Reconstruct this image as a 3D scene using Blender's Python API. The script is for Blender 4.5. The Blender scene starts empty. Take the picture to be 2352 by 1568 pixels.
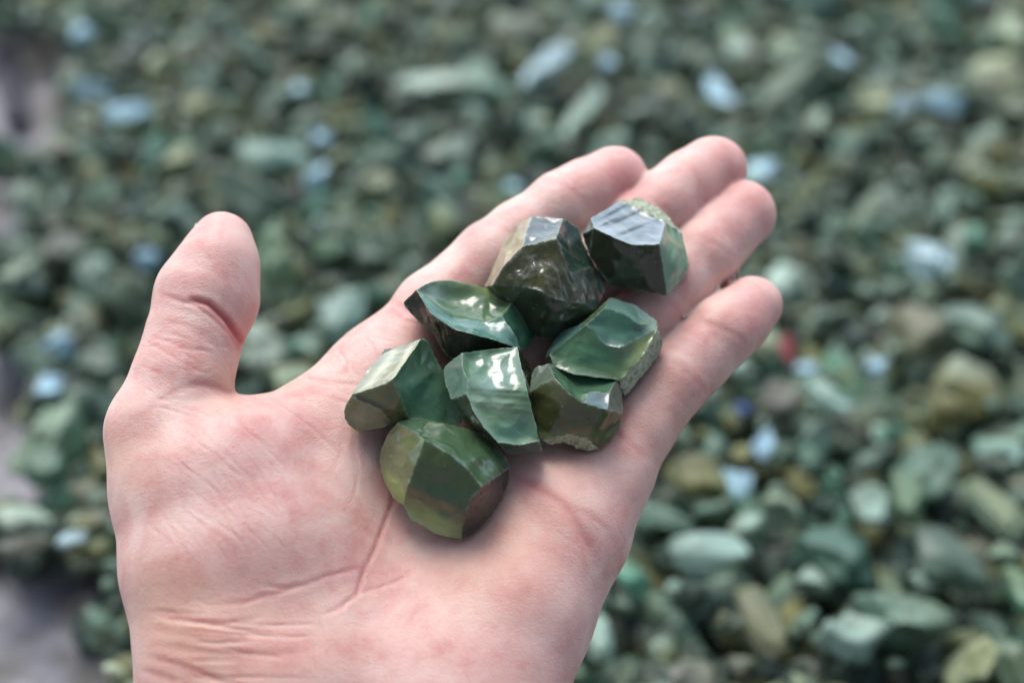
import bpy, bmesh, math, random
import numpy as np
from mathutils import Matrix, Vector, noise, Euler
from mathutils.bvhtree import BVHTree

# ------------------------------------------------------------------ camera, sky, sun, exposure
scene = bpy.context.scene
col = scene.collection
PITCH = math.radians(42)
CAM = Vector((0.0, 0.0, 0.60))
cd = bpy.data.cameras.new('camera')
cd.lens = 50; cd.sensor_width = 36; cd.clip_start = 0.01; cd.clip_end = 100
cd.dof.use_dof = True; cd.dof.focus_distance = 0.343; cd.dof.aperture_fstop = 5.4
cd.dof.aperture_blades = 0
cam = bpy.data.objects.new('camera', cd); col.objects.link(cam)
cam.location = CAM; cam.rotation_euler = (math.pi / 2 - PITCH, 0, 0)
scene.camera = cam

SUN_EL, SUN_AZ = 62, -25           # azimuth from +Y (away from the viewer) towards +X
w = bpy.data.worlds.new('World'); scene.world = w; w.use_nodes = True
nt = w.node_tree
bg = nt.nodes['Background']
sky = nt.nodes.new('ShaderNodeTexSky'); sky.sky_type = 'NISHITA'; sky.sun_disc = False
sky.sun_elevation = math.radians(SUN_EL); sky.sun_rotation = math.radians(SUN_AZ)
sky.air_density = 1.0; sky.dust_density = 2.0; sky.ozone_density = 1.0
# thin overcast: the sky's blue is greyed, and an added gradient darkens the viewer's side to deepen facets facing it
hs = nt.nodes.new('ShaderNodeHueSaturation'); hs.inputs['Saturation'].default_value = 0.75
nt.links.new(sky.outputs[0], hs.inputs['Color'])
wtc = nt.nodes.new('ShaderNodeTexCoord'); wsx = nt.nodes.new('ShaderNodeSeparateXYZ'); nt.links.new(wtc.outputs['Generated'], wsx.inputs[0])
wmr = nt.nodes.new('ShaderNodeMapRange'); wmr.interpolation_type = 'SMOOTHSTEP'
wmr.inputs[1].default_value = -0.45; wmr.inputs[2].default_value = 0.35; wmr.inputs[3].default_value = 0.28; wmr.inputs[4].default_value = 1.25
nt.links.new(wsx.outputs['Y'], wmr.inputs[0])
wmx = nt.nodes.new('ShaderNodeMix'); wmx.data_type = 'RGBA'; wmx.blend_type = 'MULTIPLY'; wmx.inputs[0].default_value = 1
nt.links.new(hs.outputs[0], wmx.inputs[6]); nt.links.new(wmr.outputs[0], wmx.inputs[7])
nt.links.new(wmx.outputs[2], bg.inputs['Color']); bg.inputs['Strength'].default_value = 0.15
sd = bpy.data.lights.new('sun', 'SUN'); sd.energy = 0.95; sd.angle = math.radians(30); sd.color = (1.0, 0.97, 0.94)
sun = bpy.data.objects.new('sun', sd); col.objects.link(sun)
az, el = math.radians(SUN_AZ), math.radians(SUN_EL)
sdir = Vector((math.sin(az) * math.cos(el), math.cos(az) * math.cos(el), math.sin(el)))
sun.rotation_euler = sdir.to_track_quat('Z', 'Y').to_euler()
scene.view_settings.view_transform = 'Standard'; scene.view_settings.look = 'None'
scene.view_settings.gamma = 1; scene.view_settings.use_curve_mapping = False
scene.view_settings.exposure = 1.08

# ------------------------------------------------------------------ view-aligned working frame (mm): X right, Y up, Z away
# Shapes are laid out in the frame of the photograph's viewpoint at real distances, then put into the world.
FPX = 2352 * 50 / 36.0
RM = Euler((math.pi / 2 - PITCH, 0, 0)).to_matrix()
RN = np.array(RM)
def ray(x, y):
    return (x - 1176) / FPX, -(y - 784) / FPX
def to3(x, y, d):
    u, v = ray(x, y); return np.array([u * d, v * d, d], float)
def px(p):
    return 1176 + p[:, 0] / p[:, 2] * FPX, 784 - p[:, 1] / p[:, 2] * FPX
def world(p):
    q = np.array(p, float) * 0.001
    q = q * np.array([1, 1, -1.0])
    return q @ RN.T + np.array(CAM)

def tag(o, label=None, cat=None, group=None, kind=None):
    if label: o['label'] = label
    if cat: o['category'] = cat
    if group: o['group'] = group
    if kind: o['kind'] = kind
    return o

def link(name, me, mats=(), parent=None):
    o = bpy.data.objects.new(name, me); col.objects.link(o)
    for m in mats: me.materials.append(m)
    if parent: o.parent = parent
    return o

# ------------------------------------------------------------------ materials
def new_mat(name):
    m = bpy.data.materials.new(name); m.use_nodes = True
    return m, m.node_tree.nodes, m.node_tree.links, m.node_tree.nodes['Principled BSDF']
def nd(N, t, **kw):
    n = N.new(t)
    for k, v in kw.items(): setattr(n, k, v)
    return n
def mixc(N, L, fac, a, b, blend='MIX'):
    m = nd(N, 'ShaderNodeMix', data_type='RGBA', blend_type=blend)
    for sock, v in ((m.inputs[0], fac), (m.inputs[6], a), (m.inputs[7], b)):
        if hasattr(v, 'is_linked') or isinstance(v, bpy.types.NodeSocket): L.new(v, sock)
        elif isinstance(v, (int, float)): sock.default_value = v
        else: sock.default_value = (*v, 1)
    return m.outputs[2]
def ramp(N, L, src, a, b, lo=0.0, hi=1.0):
    m = nd(N, 'ShaderNodeMapRange'); L.new(src, m.inputs[0])
    m.inputs[1].default_value = a; m.inputs[2].default_value = b
    m.inputs[3].default_value = lo; m.inputs[4].default_value = hi
    return m.outputs[0]
def tex(N, L, vec, scale, detail=3, rough=0.5, typ='ShaderNodeTexNoise', dist=0.0):
    t = N.new(typ)
    if vec is not None: L.new(vec, t.inputs['Vector'])
    t.inputs['Scale'].default_value = scale
    if typ == 'ShaderNodeTexNoise':
        t.inputs['Detail'].default_value = detail; t.inputs['Roughness'].default_value = rough
        t.inputs['Distortion'].default_value = dist
    return t.outputs[0]

def skin_material():
    m, N, L, B = new_mat('skin')
    tc = nd(N, 'ShaderNodeTexCoord').outputs['Object']
    red = nd(N, 'ShaderNodeAttribute', attribute_name='red').outputs['Fac']
    warm = nd(N, 'ShaderNodeAttribute', attribute_name='warm').outputs['Fac']
    n1 = ramp(N, L, tex(N, L, tc, 75, 4, 0.62, dist=0.5), 0.36, 0.66)
    n2 = ramp(N, L, tex(N, L, tc, 200, 4, 0.6), 0.35, 0.7)
    c = mixc(N, L, n1, (0.68, 0.47, 0.405), (0.57, 0.285, 0.25))
    c = mixc(N, L, ramp(N, L, n2, 0, 1, 0, 0.45), c, (0.72, 0.55, 0.48))
    c = mixc(N, L, warm, c, (0.60, 0.335, 0.22))
    c = mixc(N, L, red, c, (0.50, 0.12, 0.12))
    L.new(c, B.inputs['Base Color'])
    B.inputs['Roughness'].default_value = 0.48
    B.inputs['Specular IOR Level'].default_value = 0.42
    B.inputs['Subsurface Weight'].default_value = 0.8
    B.inputs['Subsurface Radius'].default_value = (1.0, 0.32, 0.2)
    B.inputs['Subsurface Scale'].default_value = 0.0045
    mp = nd(N, 'ShaderNodeMapping'); L.new(tc, mp.inputs[0])
    mp.inputs['Rotation'].default_value = (0.3, 0.2, 0.95); mp.inputs['Scale'].default_value = (1, 2.0, 1)
    b1 = nd(N, 'ShaderNodeBump'); L.new(tex(N, L, mp.outputs[0], 420, 5, 0.65, dist=0.4), b1.inputs['Height'])
    b1.inputs['Strength'].default_value = 0.24; b1.inputs['Distance'].default_value = 0.0008
    v = nd(N, 'ShaderNodeTexVoronoi', feature='DISTANCE_TO_EDGE'); v.inputs['Scale'].default_value = 900
    L.new(mp.outputs[0], v.inputs['Vector'])
    b2 = nd(N, 'ShaderNodeBump'); L.new(v.outputs['Distance'], b2.inputs['Height'])
    b2.inputs['Strength'].default_value = 0.35; b2.inputs['Distance'].default_value = 0.0004
    L.new(b1.outputs[0], b2.inputs['Normal']); L.new(b2.outputs[0], B.inputs['Normal'])
    return m
SKIN = skin_material()

def glass_material():
    m, N, L, B = new_mat('vitreous_stone')
    tc = nd(N, 'ShaderNodeTexCoord').outputs['Object']
    c = nd(N, 'ShaderNodeAttribute', attribute_name='tint').outputs['Color']
    edge = nd(N, 'ShaderNodeAttribute', attribute_name='edge').outputs['Fac']
    n = ramp(N, L, tex(N, L, tc, 160, 5, 0.6, dist=1.0), 0.3, 0.72)
    c2 = mixc(N, L, 0.5, c, (0.5, 0.5, 0.5), 'OVERLAY')
    c2 = mixc(N, L, ramp(N, L, n, 0, 1, 0.55, 0.0), c, (0.45, 0.5, 0.42), 'MULTIPLY')
    # specks
    sp = ramp(N, L, tex(N, L, tc, 1400, 2, 0.5), 0.70, 0.76)
    c2 = mixc(N, L, ramp(N, L, sp, 0, 1, 0, 0.4), c2, (0.35, 0.42, 0.33))
    sp = ramp(N, L, tex(N, L, tc, 1100, 2, 0.5), 0.28, 0.24)
    c2 = mixc(N, L, ramp(N, L, sp, 0, 1, 0, 0.6), c2, (0.015, 0.02, 0.012))
    ea = nd(N, 'ShaderNodeMath', operation='MULTIPLY'); L.new(edge, ea.inputs[0])
    L.new(ramp(N, L, tex(N, L, tc, 900, 3, 0.6), 0.38, 0.62), ea.inputs[1])
    c3 = mixc(N, L, ramp(N, L, ea.outputs[0], 0, 1, 0, 0.6), c2, (0.30, 0.37, 0.28))
    L.new(c3, B.inputs['Base Color'])
    r = nd(N, 'ShaderNodeMath', operation='ADD'); L.new(ramp(N, L, ea.outputs[0], 0, 1, 0, 0.35), r.inputs[0])
    L.new(ramp(N, L, tex(N, L, tc, 260, 3, 0.6), 0.35, 0.7, 0.04, 0.14), r.inputs[1])
    L.new(r.outputs[0], B.inputs['Roughness'])
    B.inputs['IOR'].default_value = 1.54
    B.inputs['Specular IOR Level'].default_value = 0.42
    B.inputs['Coat Weight'].default_value = 0.3; B.inputs['Coat Roughness'].default_value = 0.04
    B.inputs['Subsurface Weight'].default_value = 0.25
    B.inputs['Subsurface Radius'].default_value = (0.5, 1.0, 0.6); B.inputs['Subsurface Scale'].default_value = 0.002
    bv = nd(N, 'ShaderNodeBevel', samples=4); bv.inputs['Radius'].default_value = 0.00035
    mp = nd(N, 'ShaderNodeMapping'); L.new(tc, mp.inputs[0])
    mp.inputs['Rotation'].default_value = (0.4, 0.9, 0.5); mp.inputs['Scale'].default_value = (1, 3.2, 0.7)
    b0 = nd(N, 'ShaderNodeBump'); L.new(tex(N, L, mp.outputs[0], 130, 3, 0.5, dist=1.4), b0.inputs['Height'])
    b0.inputs['Strength'].default_value = 0.13; b0.inputs['Distance'].default_value = 0.0015
    L.new(bv.outputs[0], b0.inputs['Normal'])
    b1 = nd(N, 'ShaderNodeBump'); L.new(tex(N, L, tc, 1500, 3, 0.6), b1.inputs['Height'])
    b1.inputs['Distance'].default_value = 0.0003
    L.new(ramp(N, L, ea.outputs[0], 0, 1, 0.05, 0.9), b1.inputs['Strength'])
    L.new(b0.outputs[0], b1.inputs['Normal']); L.new(b1.outputs[0], B.inputs['Normal'])
    return m
def crust_material():
    m, N, L, B = new_mat('crust')
    tc = nd(N, 'ShaderNodeTexCoord').outputs['Object']
    c = nd(N, 'ShaderNodeAttribute', attribute_name='tint').outputs['Color']
    n = ramp(N, L, tex(N, L, tc, 900, 5, 0.7), 0.35, 0.6)
    c2 = mixc(N, L, ramp(N, L, n, 0, 1, 0.75, 0.0), c, (0.09, 0.10, 0.06))
    L.new(c2, B.inputs['Base Color']); B.inputs['Roughness'].default_value = 0.75
    b1 = nd(N, 'ShaderNodeBump'); L.new(tex(N, L, tc, 900, 5, 0.7), b1.inputs['Height'])
    b1.inputs['Strength'].default_value = 0.9; b1.inputs['Distance'].default_value = 0.0007
    L.new(b1.outputs[0], B.inputs['Normal'])
    return m
GLASS = glass_material(); CRUST = crust_material()

def pile_mat(name, c, rough=0.35, var=0.35):
    m, N, L, B = new_mat(name)
    tc = nd(N, 'ShaderNodeTexCoord').outputs['Object']
    rnd = nd(N, 'ShaderNodeObjectInfo').outputs['Random']
    n = ramp(N, L, tex(N, L, tc, 75, 4, 0.65), 0.38, 0.62)
    d = tuple(x * 0.2 for x in c); e = tuple(min(1, x * 1.35) for x in c)
    c2 = mixc(N, L, n, d, e)
    if var > 0:
        va = nd(N, 'ShaderNodeVectorMath', operation='ADD'); L.new(tc, va.inputs[0]); L.new(rnd, va.inputs[1])
        c2 = mixc(N, L, ramp(N, L, tex(N, L, va.outputs[0], 45, 3, 0.6), 0.50, 0.66, 0, 0.65), c2, (0.24, 0.26, 0.10))
        c2 = mixc(N, L, ramp(N, L, tex(N, L, va.outputs[0], 38, 3, 0.6), 0.48, 0.34, 0, 0.45), c2, (0.12, 0.28, 0.21))
        c2 = mixc(N, L, ramp(N, L, tex(N, L, va.outputs[0], 130, 3, 0.6), 0.55, 0.68, 0, 0.7), c2, (0.45, 0.55, 0.46))
    c2 = mixc(N, L, ramp(N, L, rnd, 0, 1, 0, var), c2, (0.05, 0.06, 0.04))
    if var > 0: c2 = mixc(N, L, 1.0, c2, (0.98, 1.0, 0.94), 'MULTIPLY')
    L.new(c2, B.inputs['Base Color']); B.inputs['Roughness'].default_value = rough; B.inputs['Specular IOR Level'].default_value = 0.3
    b1 = nd(N, 'ShaderNodeBump'); L.new(tex(N, L, tc, 250, 3, 0.6), b1.inputs['Height'])
    b1.inputs['Strength'].default_value = 0.8; b1.inputs['Distance'].default_value = 0.004
    L.new(b1.outputs[0], B.inputs['Normal'])
    return m
PC = {  # colour of a pile stone: (material colour, roughness)
    'dark green':       (0.035, 0.065, 0.052),
    'grey green':       (0.15, 0.235, 0.185),
    'pale green':       (0.36, 0.52, 0.45),
    'teal green':       (0.11, 0.28, 0.20),
    'olive':            (0.20, 0.20, 0.08),
    'grey brown':       (0.20, 0.20, 0.165),
    'pale yellow-green': (0.48, 0.53, 0.34),
    'sky-glint blue':        (0.42, 0.66, 0.84),  # sky glints on the stones, painted as base colour
    'whitish':          (0.56, 0.86, 0.97),  # carries the brightest stone's glint in its colour
    'red':              (0.22, 0.003, 0.010),
    'deep blue':        (0.05, 0.12, 0.30),
}
PM = {k: pile_mat('pile_stone_' + k.replace(' ', '_').replace('-', '_'), v,
                  0.3 if k in ('sky-glint blue', 'whitish') else 0.4, 0.0 if k in ('whitish', 'sky-glint blue', 'red', 'deep blue') else 0.45)
      for k, v in PC.items()}

# ------------------------------------------------------------------ ground and the heap of stones behind
PHI = math.radians(34.5); HC = 405.0
sP, cP = math.sin(PHI), math.cos(PHI)
def pile_pt(a, b, c=0.0):            # a right, b away along the slope, c above the heap's level (mm)
    return np.array([a, b * sP - (HC - c) * cP, b * cP + (HC - c) * sP])
def pile_ab(x, y, c=0.0):
    u, v = ray(x, y); Z = (HC - c) / (sP - v * cP)
    return u * Z, v * Z * sP + Z * cP
def pile_frame():                    # world orientation of the heap's surface
    X = RM @ Vector((1, 0, 0)); T = RM @ Vector((0, sP, -cP)); Nn = RM @ Vector((0, cP, sP))
    return Matrix((X, T, Nn)).transposed()
PF = pile_frame()

def concrete():
    m, N, L, B = new_mat('concrete_ground')
    tc = nd(N, 'ShaderNodeTexCoord').outputs['Object']
    c = mixc(N, L, ramp(N, L, tex(N, L, tc, 14, 5, 0.6), 0.3, 0.7), (0.22, 0.22, 0.24), (0.36, 0.35, 0.38))
    c = mixc(N, L, ramp(N, L, tex(N, L, tc, 22, 4, 0.7), 0.42, 0.6), c, (0.12, 0.115, 0.10))
    L.new(c, B.inputs['Base Color']); B.inputs['Roughness'].default_value = 0.8
    b1 = nd(N, 'ShaderNodeBump'); L.new(tex(N, L, tc, 300, 4, 0.6), b1.inputs['Height'])
    b1.inputs['Strength'].default_value = 0.4; b1.inputs['Distance'].default_value = 0.002
    L.new(b1.outputs[0], B.inputs['Normal'])
    return m
GROUND_C = -42.0
me = bpy.data.meshes.new('ground')
gv, gf = [], []
xs = np.linspace(-6000, 6000, 41); ys = np.linspace(-3000, 9000, 41)
for j in ys:
    for i in xs: gv.append(world(pile_pt(i, j, GROUND_C)))
for j in range(40):
    for i in range(40):
        k = j * 41 + i; gf.append((k, k + 1, k + 42, k + 41))
me.from_pydata([tuple(v) for v in gv], [], gf)
tag(link('ground', me, [concrete()]), kind='structure')

rng = random.Random(11)
def rock_verts(seed, sub, sharp=90, nplanes=11):
    r = np.random.RandomState(seed)
    bm = bmesh.new(); bmesh.ops.create_icosphere(bm, subdivisions=sub, radius=1)
    bm.verts.ensure_lookup_table()
    V = np.array([v.co[:] for v in bm.verts]); F = [[v.index for v in f.verts] for f in bm.faces]; bm.free()
    n = r.normal(size=(nplanes, 3)); n /= np.linalg.norm(n, axis=1)[:, None]
    d = r.uniform(0.42, 0.95, nplanes)
    q = np.maximum(V @ n.T, 1e-3) / d
    rad = 1 / (np.power((q ** sharp).sum(1), 1 / sharp) + 1e-6)
    rad = np.minimum(rad, 1.35)
    for q_ in range(5):               # conchoidal scoops broken out of the surface
        c = r.normal(size=3); c *= r.uniform(1.15, 1.5) / np.linalg.norm(c); R = r.uniform(0.5, 0.85)
        cv = V @ c; disc = cv * cv - c @ c + R * R
        t = np.where((disc > 0) & (cv > 0), cv - np.sqrt(np.maximum(disc, 0)), 9)
        rad = np.minimum(rad, np.maximum(t, 0.45))
    P = V * rad[:, None]
    for i in range(len(P)):
        P[i] *= 1 - 0.20 * abs(noise.noise(Vector(P[i] * 2.6 + seed))) + 0.05 * noise.noise(Vector(P[i] * 7 + seed)) + 0.05 * noise.noise(Vector(P[i] * 15 + seed))
    P /= np.abs(P).max(0)[None, :]
    return P, F
ROCKS = []
for k in range(14):
    P, F = rock_verts(100 + k, 4 if k < 14 else 3)
    m = bpy.data.meshes.new('pile_stone'); m.from_pydata([tuple(p * 0.001) for p in P], [], F)
    m.polygons.foreach_set('use_smooth', [True] * len(F)); m.materials.append(PM['grey green'])
    ROCKS.append(m)
LOW = [rock_verts(100 + k, 2) for k in range(14)]

# notable stones one can point to: x, y, length, breadth (photo units), angle, colour, label
NOTE = [
 (1270, 140, 150, 78, 42, 'whitish', 'brightest whitish elongated stone in the pile, glint painted in its colour, far above the index fingertip'),
 (1402, 145, 52, 46, 0, 'sky-glint blue', 'small sky-glint blue stone just right of the brightest whitish stone'),
 (1425, 22, 58, 54, 0, 'sky-glint blue', 'sky-glint blue stone at the top edge right of the brightest stone'),
 (183, 80, 62, 56, 0, 'sky-glint blue', 'sky-glint blue round stone near the top left corner'),
 (287, 262, 92, 62, 15, 'sky-glint blue', 'sky-glint blue wide stone left, between thumb tip and top left corner'),
 (745, 318, 48, 46, 0, 'sky-glint blue', 'small sky-glint blue stone above and right of the thumb tip'),
 (340, 598, 54, 50, 0, 'sky-glint blue', 'small sky-glint blue stone immediately left of the thumb'),
 (108, 886, 62, 58, 0, 'sky-glint blue', 'sky-glint blue stone left of the thumb base next to bare ground'),
 (145, 792, 95, 50, 0, 'sky-glint blue', 'flat sky-glint blue stone above the one next to bare ground'),
 (2120, 590, 138, 78, 0, 'whitish', 'whitish oval stone right of the ring fingertip'),
 (2015, 850, 62, 60, 0, 'sky-glint blue', 'round sky-glint blue stone below the whitish oval stone'),
 (1806, 808, 66, 36, 80, 'red', 'red fragment among green stones right of the little fingertip'),
 (1853, 848, 60, 42, 30, 'sky-glint blue', 'small sky-glint blue stone between the red fragment and the round sky-glint blue stone'),
 (1705, 938, 36, 36, 0, 'deep blue', 'tiny deep blue stone beside the edge of the little finger'),
 (1352, 240, 240, 74, 66, 'pale green', 'long finger-shaped pale green stone above the index finger'),
 (1662, 1268, 246, 100, 4, 'pale green', 'long block-like pale green stone at lower right of the hand'),
 (2240, 745, 160, 110, -25, 'grey green', 'large squarish grey green block near the right edge, below the oval stone'),
 (2085, 765, 165, 120, 5, 'grey brown', 'large grey brown block directly below the whitish oval stone'),
 (1815, 118, 112, 105, 0, 'pale green', 'pale green round stone at top right above the fingertips'),
 (2015, 232, 118, 92, 0, 'pale yellow-green', 'pale yellow-green round stone at top right'),
 (2325, 90, 110, 90, 60, 'pale yellow-green', 'pale yellow-green stone cut by the right edge near the top'),
 (1921, 140, 66, 62, 0, 'sky-glint blue', 'sky-glint blue stone right of the pale green round stone at top right'),
 (2175, 235, 110, 46, -25, 'sky-glint blue', 'flat sky-glint blue stone right of the yellow-green round stone'),
 (1648, 205, 140, 50, -68, 'sky-glint blue', 'elongated sky-glint blue stone standing above the middle fingertip'),
 (867, 432, 88, 84, 0, 'pale yellow-green', 'pale yellow-green round stone above the index finger base'),
 (722, 412, 66, 50, 20, 'sky-glint blue', 'sky-glint blue stone left of the yellow-green round stone'),
 (640, 368, 170, 80, 10, 'pale green', 'wide pale green stone above right of the thumb tip'),
 (468, 252, 140, 72, 0, 'pale yellow-green', 'wide pale yellow-green stone above the thumb tip'),
 (415, 370, 110, 95, 0, 'pale yellow-green', 'yellow-green blunt stone just above the thumb tip'),
 (125, 1070, 118, 92, 0, 'teal green', 'teal green stone left of the thumb joint at the pile edge'),
 (770, 715, 140, 110, 70, 'pale green', 'pale green upright stone between thumb and index finger'),
 (1150, 80, 150, 80, 20, 'grey brown', 'grey brown wide stone left of the brightest whitish stone'),
 (985, 195, 170, 64, -8, 'pale green', 'long flat pale green stone left of the brightest stone'),
 (2010, 1150, 110, 150, 0, 'pale green', 'pale green upright stone right of the hand, with teal neighbour'),
 (2090, 1150, 90, 130, 10, 'teal green', 'teal green upright stone touching the pale green upright one'),
 (1600, 1095, 130, 100, 10, 'olive', 'olive rounded stone close to the outer edge of the hand'),
 (1705, 1115, 80, 62, -60, 'sky-glint blue', 'sky-glint blue stone beside the olive rounded stone'),
 (1890, 905, 140, 60, -25, 'pale green', 'slanting pale green stone below the red fragment'),
 (1960, 1485, 170, 130, -10, 'pale green', 'big pale green stone near the bottom edge right of the wrist'),
 (2070, 1420, 170, 150, -50, 'grey green', 'big grey green wedge stone above the big pale green stone'),
 (2190, 1300, 180, 110, -12, 'grey green', 'big grey green block between the wedge stone and right edge'),
 (2285, 1165, 105, 190, 0, 'grey green', 'upright grey green block near the right edge'),
 (2245, 1515, 130, 110, 40, 'pale yellow-green', 'pale yellow-green stone in the bottom right corner'),
 (1745, 1400, 110, 200, 10, 'grey brown', 'upright grey brown stone below the long block-like green stone'),
 (1925, 1270, 190, 150, -20, 'dark green', 'dark green bulky stone right of the long block-like green stone'),
 (1860, 1325, 84, 46, -35, 'pale green', 'small pale green stone between the long block and dark bulky stone'),
 (1500, 1180, 170, 66, -25, 'grey green', 'slanting grey green stone against the outer palm edge'),
 (1465, 1330, 100, 70, -50, 'teal green', 'teal green stone against the hand heel, left of the long block'),
 (1385, 1470, 110, 80, 60, 'pale green', 'pale green stone at the bottom right beside the wrist'),
 (1790, 915, 120, 90, 60, 'grey brown', 'grey brown stone between the little finger and slanting pale stone'),
 (1880, 1000, 110, 80, 5, 'grey green', 'grey green squarish stone right of the palm edge'),
 (2330, 1340, 70, 110, 0, 'teal green', 'teal green upright stone cut by the right edge'),
 (1760, 1030, 90, 60, 60, 'sky-glint blue', 'sky-glint blue stone left of the grey green squarish stone'),
 (40, 640, 110, 110, 0, 'pale green', 'pale green round stone at the left edge level with the thumb'),
 (60, 1195, 120, 60, 15, 'grey green', 'flat grey green stone at the left edge below the teal green stone'),
 (50, 1255, 150, 50, 5, 'grey brown', 'long flat grey brown stone at the left edge on bare ground'),
 (175, 1235, 80, 50, 10, 'whitish', 'small whitish stone left of the thumb ball'),
]
def region(x, y):
    if x < 620: return 'left of and above the thumb' if y < 500 else 'left of the thumb and wrist'
    if x < 1250: return 'between the thumb and index finger' if y > 330 else 'along the top edge above the thumb gap'
    if y < 420: return 'above the fingertips' if x < 1800 else 'in the top right corner area'
    return 'right of the fingertips' if y < 950 else 'right of the hand heel at the bottom'

HAND_POLY = [(315,1600),(330,1450),(300,1250),(243,1000),(315,810),(345,680),(420,540),(500,487),(570,540),(600,680),(555,810),(540,915),(690,865),(850,745),(1000,590),(1240,410),(1420,335),(1500,390),(1640,313),(1715,380),(1782,500),(1740,610),(1797,710),(1690,880),(1500,1130),(1380,1400),(1280,1600)]
def in_hand(x, y):
    c = False; n = len(HAND_POLY); j = n - 1
    for i in range(n):
        xi, yi = HAND_POLY[i]; xj, yj = HAND_POLY[j]
        if (yi > y) != (yj > y) and x < (xj - xi) * (y - yi) / (yj - yi) + xi: c = not c
        j = i
    return c
def bare_edge(b):                    # a of the heap's left border at distance b along the slope
    # border seen in the photo: wanders along the left edge
    return None
def ground_here(x, y):               # photo regions where bare ground shows at the left
    if x < 150 and 50 < y < 340: return True
    if x < 70 and 380 < y < 560: return True
    if x < 110 and 800 < y < 1180: return True
    if y > 1300 and x < 150 + (y - 1300) * 0.3: return True
    if x < -60 and y > 60: return True
    return False

COLS = ['dark green', 'grey green', 'pale green', 'teal green', 'olive', 'grey brown', 'pale yellow-green', 'sky-glint blue']
WTS = [30, 32, 19, 9, 11, 12, 5, 1.5]
count_ind = 0
def place_rock(a, b, c, sx, sy, sz, ang, colr, label, group, mesh, tilt):
    global count_ind
    o = bpy.data.objects.new('pile_stone', mesh); col.objects.link(o)
    p = world(pile_pt(a, b, c))
    M = PF.to_4x4() @ Euler((tilt[0], tilt[1], math.radians(ang))).to_matrix().to_4x4()
    o.matrix_world = Matrix.Translation(Vector(p)) @ M @ Matrix.Diagonal((sx, sy, sz, 1))
    o.material_slots[0].link = 'OBJECT'; o.material_slots[0].material = PM[colr]
    tag(o, label, 'stone', group)
    count_ind += 1
    return o

placed = []                           # a, b, radius of stones of the upper layer
for i, (x, y, Lg, Br, ang, colr, lab) in enumerate(NOTE):
    c = 19.0 if colr in ('whitish', 'red') else 12.0
    a, b = pile_ab(x, y, c)
    Z = pile_pt(a, b, c)[2]; mm = Z / FPX
    hx, hy = Lg * mm / 2, Br * mm / 2
    # breadth along the slope is foreshortened by the oblique view
    sxx = math.cos(math.radians(ang)); syy = math.sin(math.radians(ang))
    hx *= 1 + 0.45 * abs(syy); hy *= 1 + 0.45 * abs(sxx)
    ang_g = math.degrees(math.atan2(syy * 1.5, sxx))
    o = place_rock(a, b, c, hx * 1.08, hy * 1.0, min(hx, hy) * 0.85, ang_g, colr, lab, 'stones of the background pile', ROCKS[i % 14],
               (rng.uniform(-.2, .2), rng.uniform(-.2, .2)))
    if colr == 'red':
        o.name = 'red_fragment'; o['category'] = 'fragment'
    placed.append((a, b, max(6, 0.5 * (hx + hy))))
# random stones of the upper layer
cand = []
for t in range(60000):
    b = rng.uniform(150, 1900); a = rng.uniform(-1, 1) * (330 + b * 0.42)
    r = min(27, max(9, rng.lognormvariate(math.log(14.2), 0.30)))
    p = pile_pt(a, b, 4)
    x = 1176 + p[0] / p[2] * FPX; y = 784 - p[1] / p[2] * FPX
    if ground_here(x, y) or (x < -60 and b > 0): continue
    ok = True
    for (a2, b2, r2) in placed:
        if abs(a - a2) < 50 and abs(b - b2) < 50 and (a - a2) ** 2 + (b - b2) ** 2 < (0.86 * (r + r2)) ** 2:
            ok = False; break
    if ok:
        placed.append((a, b, r)); cand.append((a, b, r, x, y, p[2]))
inside = [q for q in cand if -20 < q[3] < 2372 and -20 < q[4] < 1588 and not in_hand(q[3], q[4])]
inside.sort(key=lambda q: -q[2] / q[5])
ind = set(id(q) for q in inside[:300 - count_ind])
stuff = []
for q in cand:
    a, b, r, x, y, Z = q
    colr = rng.choices(COLS, WTS)[0]
    c = rng.uniform(-13, 11); el = rng.uniform(1.0, 1.4)
    sx, sy, sz = r * el * 0.98, r * rng.uniform(0.72, 1.0), r * rng.uniform(0.6, 0.9)
    ang = rng.uniform(0, 360); tilt = (rng.uniform(-1, 1), rng.uniform(-1, 1))
    if id(q) in ind:
        lab = 'blurred %s stone in the pile %s' % (colr, region(x, y))
        place_rock(a, b, c, sx, sy, sz, ang, colr, lab, '%s pile stones %s' % (colr, region(x, y)), ROCKS[rng.randrange(14)], tilt)
    else:
        stuff.append((a, b, c, sx, sy, sz, ang, tilt, colr))
# deeper layers, coloured darker so the shade of the gaps is painted in
for layer, (c0, sp, wts) in enumerate(((-17, 21, [60, 18, 2, 6, 8, 10, 0, 0]), (-32, 25, [70, 12, 0, 4, 8, 10, 0, 0]))):
    nb = int(1750 / sp)
    for jb in range(nb):
        b = 150 + jb * sp
        half = 330 + b * 0.42
        na = int(2 * half / sp)
        for ja in range(na):
            a = -half + ja * sp + (jb % 2) * sp / 2 + rng.uniform(-6, 6); bb = b + rng.uniform(-6, 6)
            p = pile_pt(a, bb, c0); x = 1176 + p[0] / p[2] * FPX; y = 784 - p[1] / p[2] * FPX
            if ground_here(x + 15, y) or x < -60: continue
            r = rng.uniform(11, 17)
            stuff.append((a, bb, c0 + rng.uniform(-4, 5), r * rng.uniform(1, 1.4), r, r * 0.8, rng.uniform(0, 360),
                          (rng.uniform(-1, 1), rng.uniform(-1, 1)), rng.choices(COLS, wts)[0]))
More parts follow.
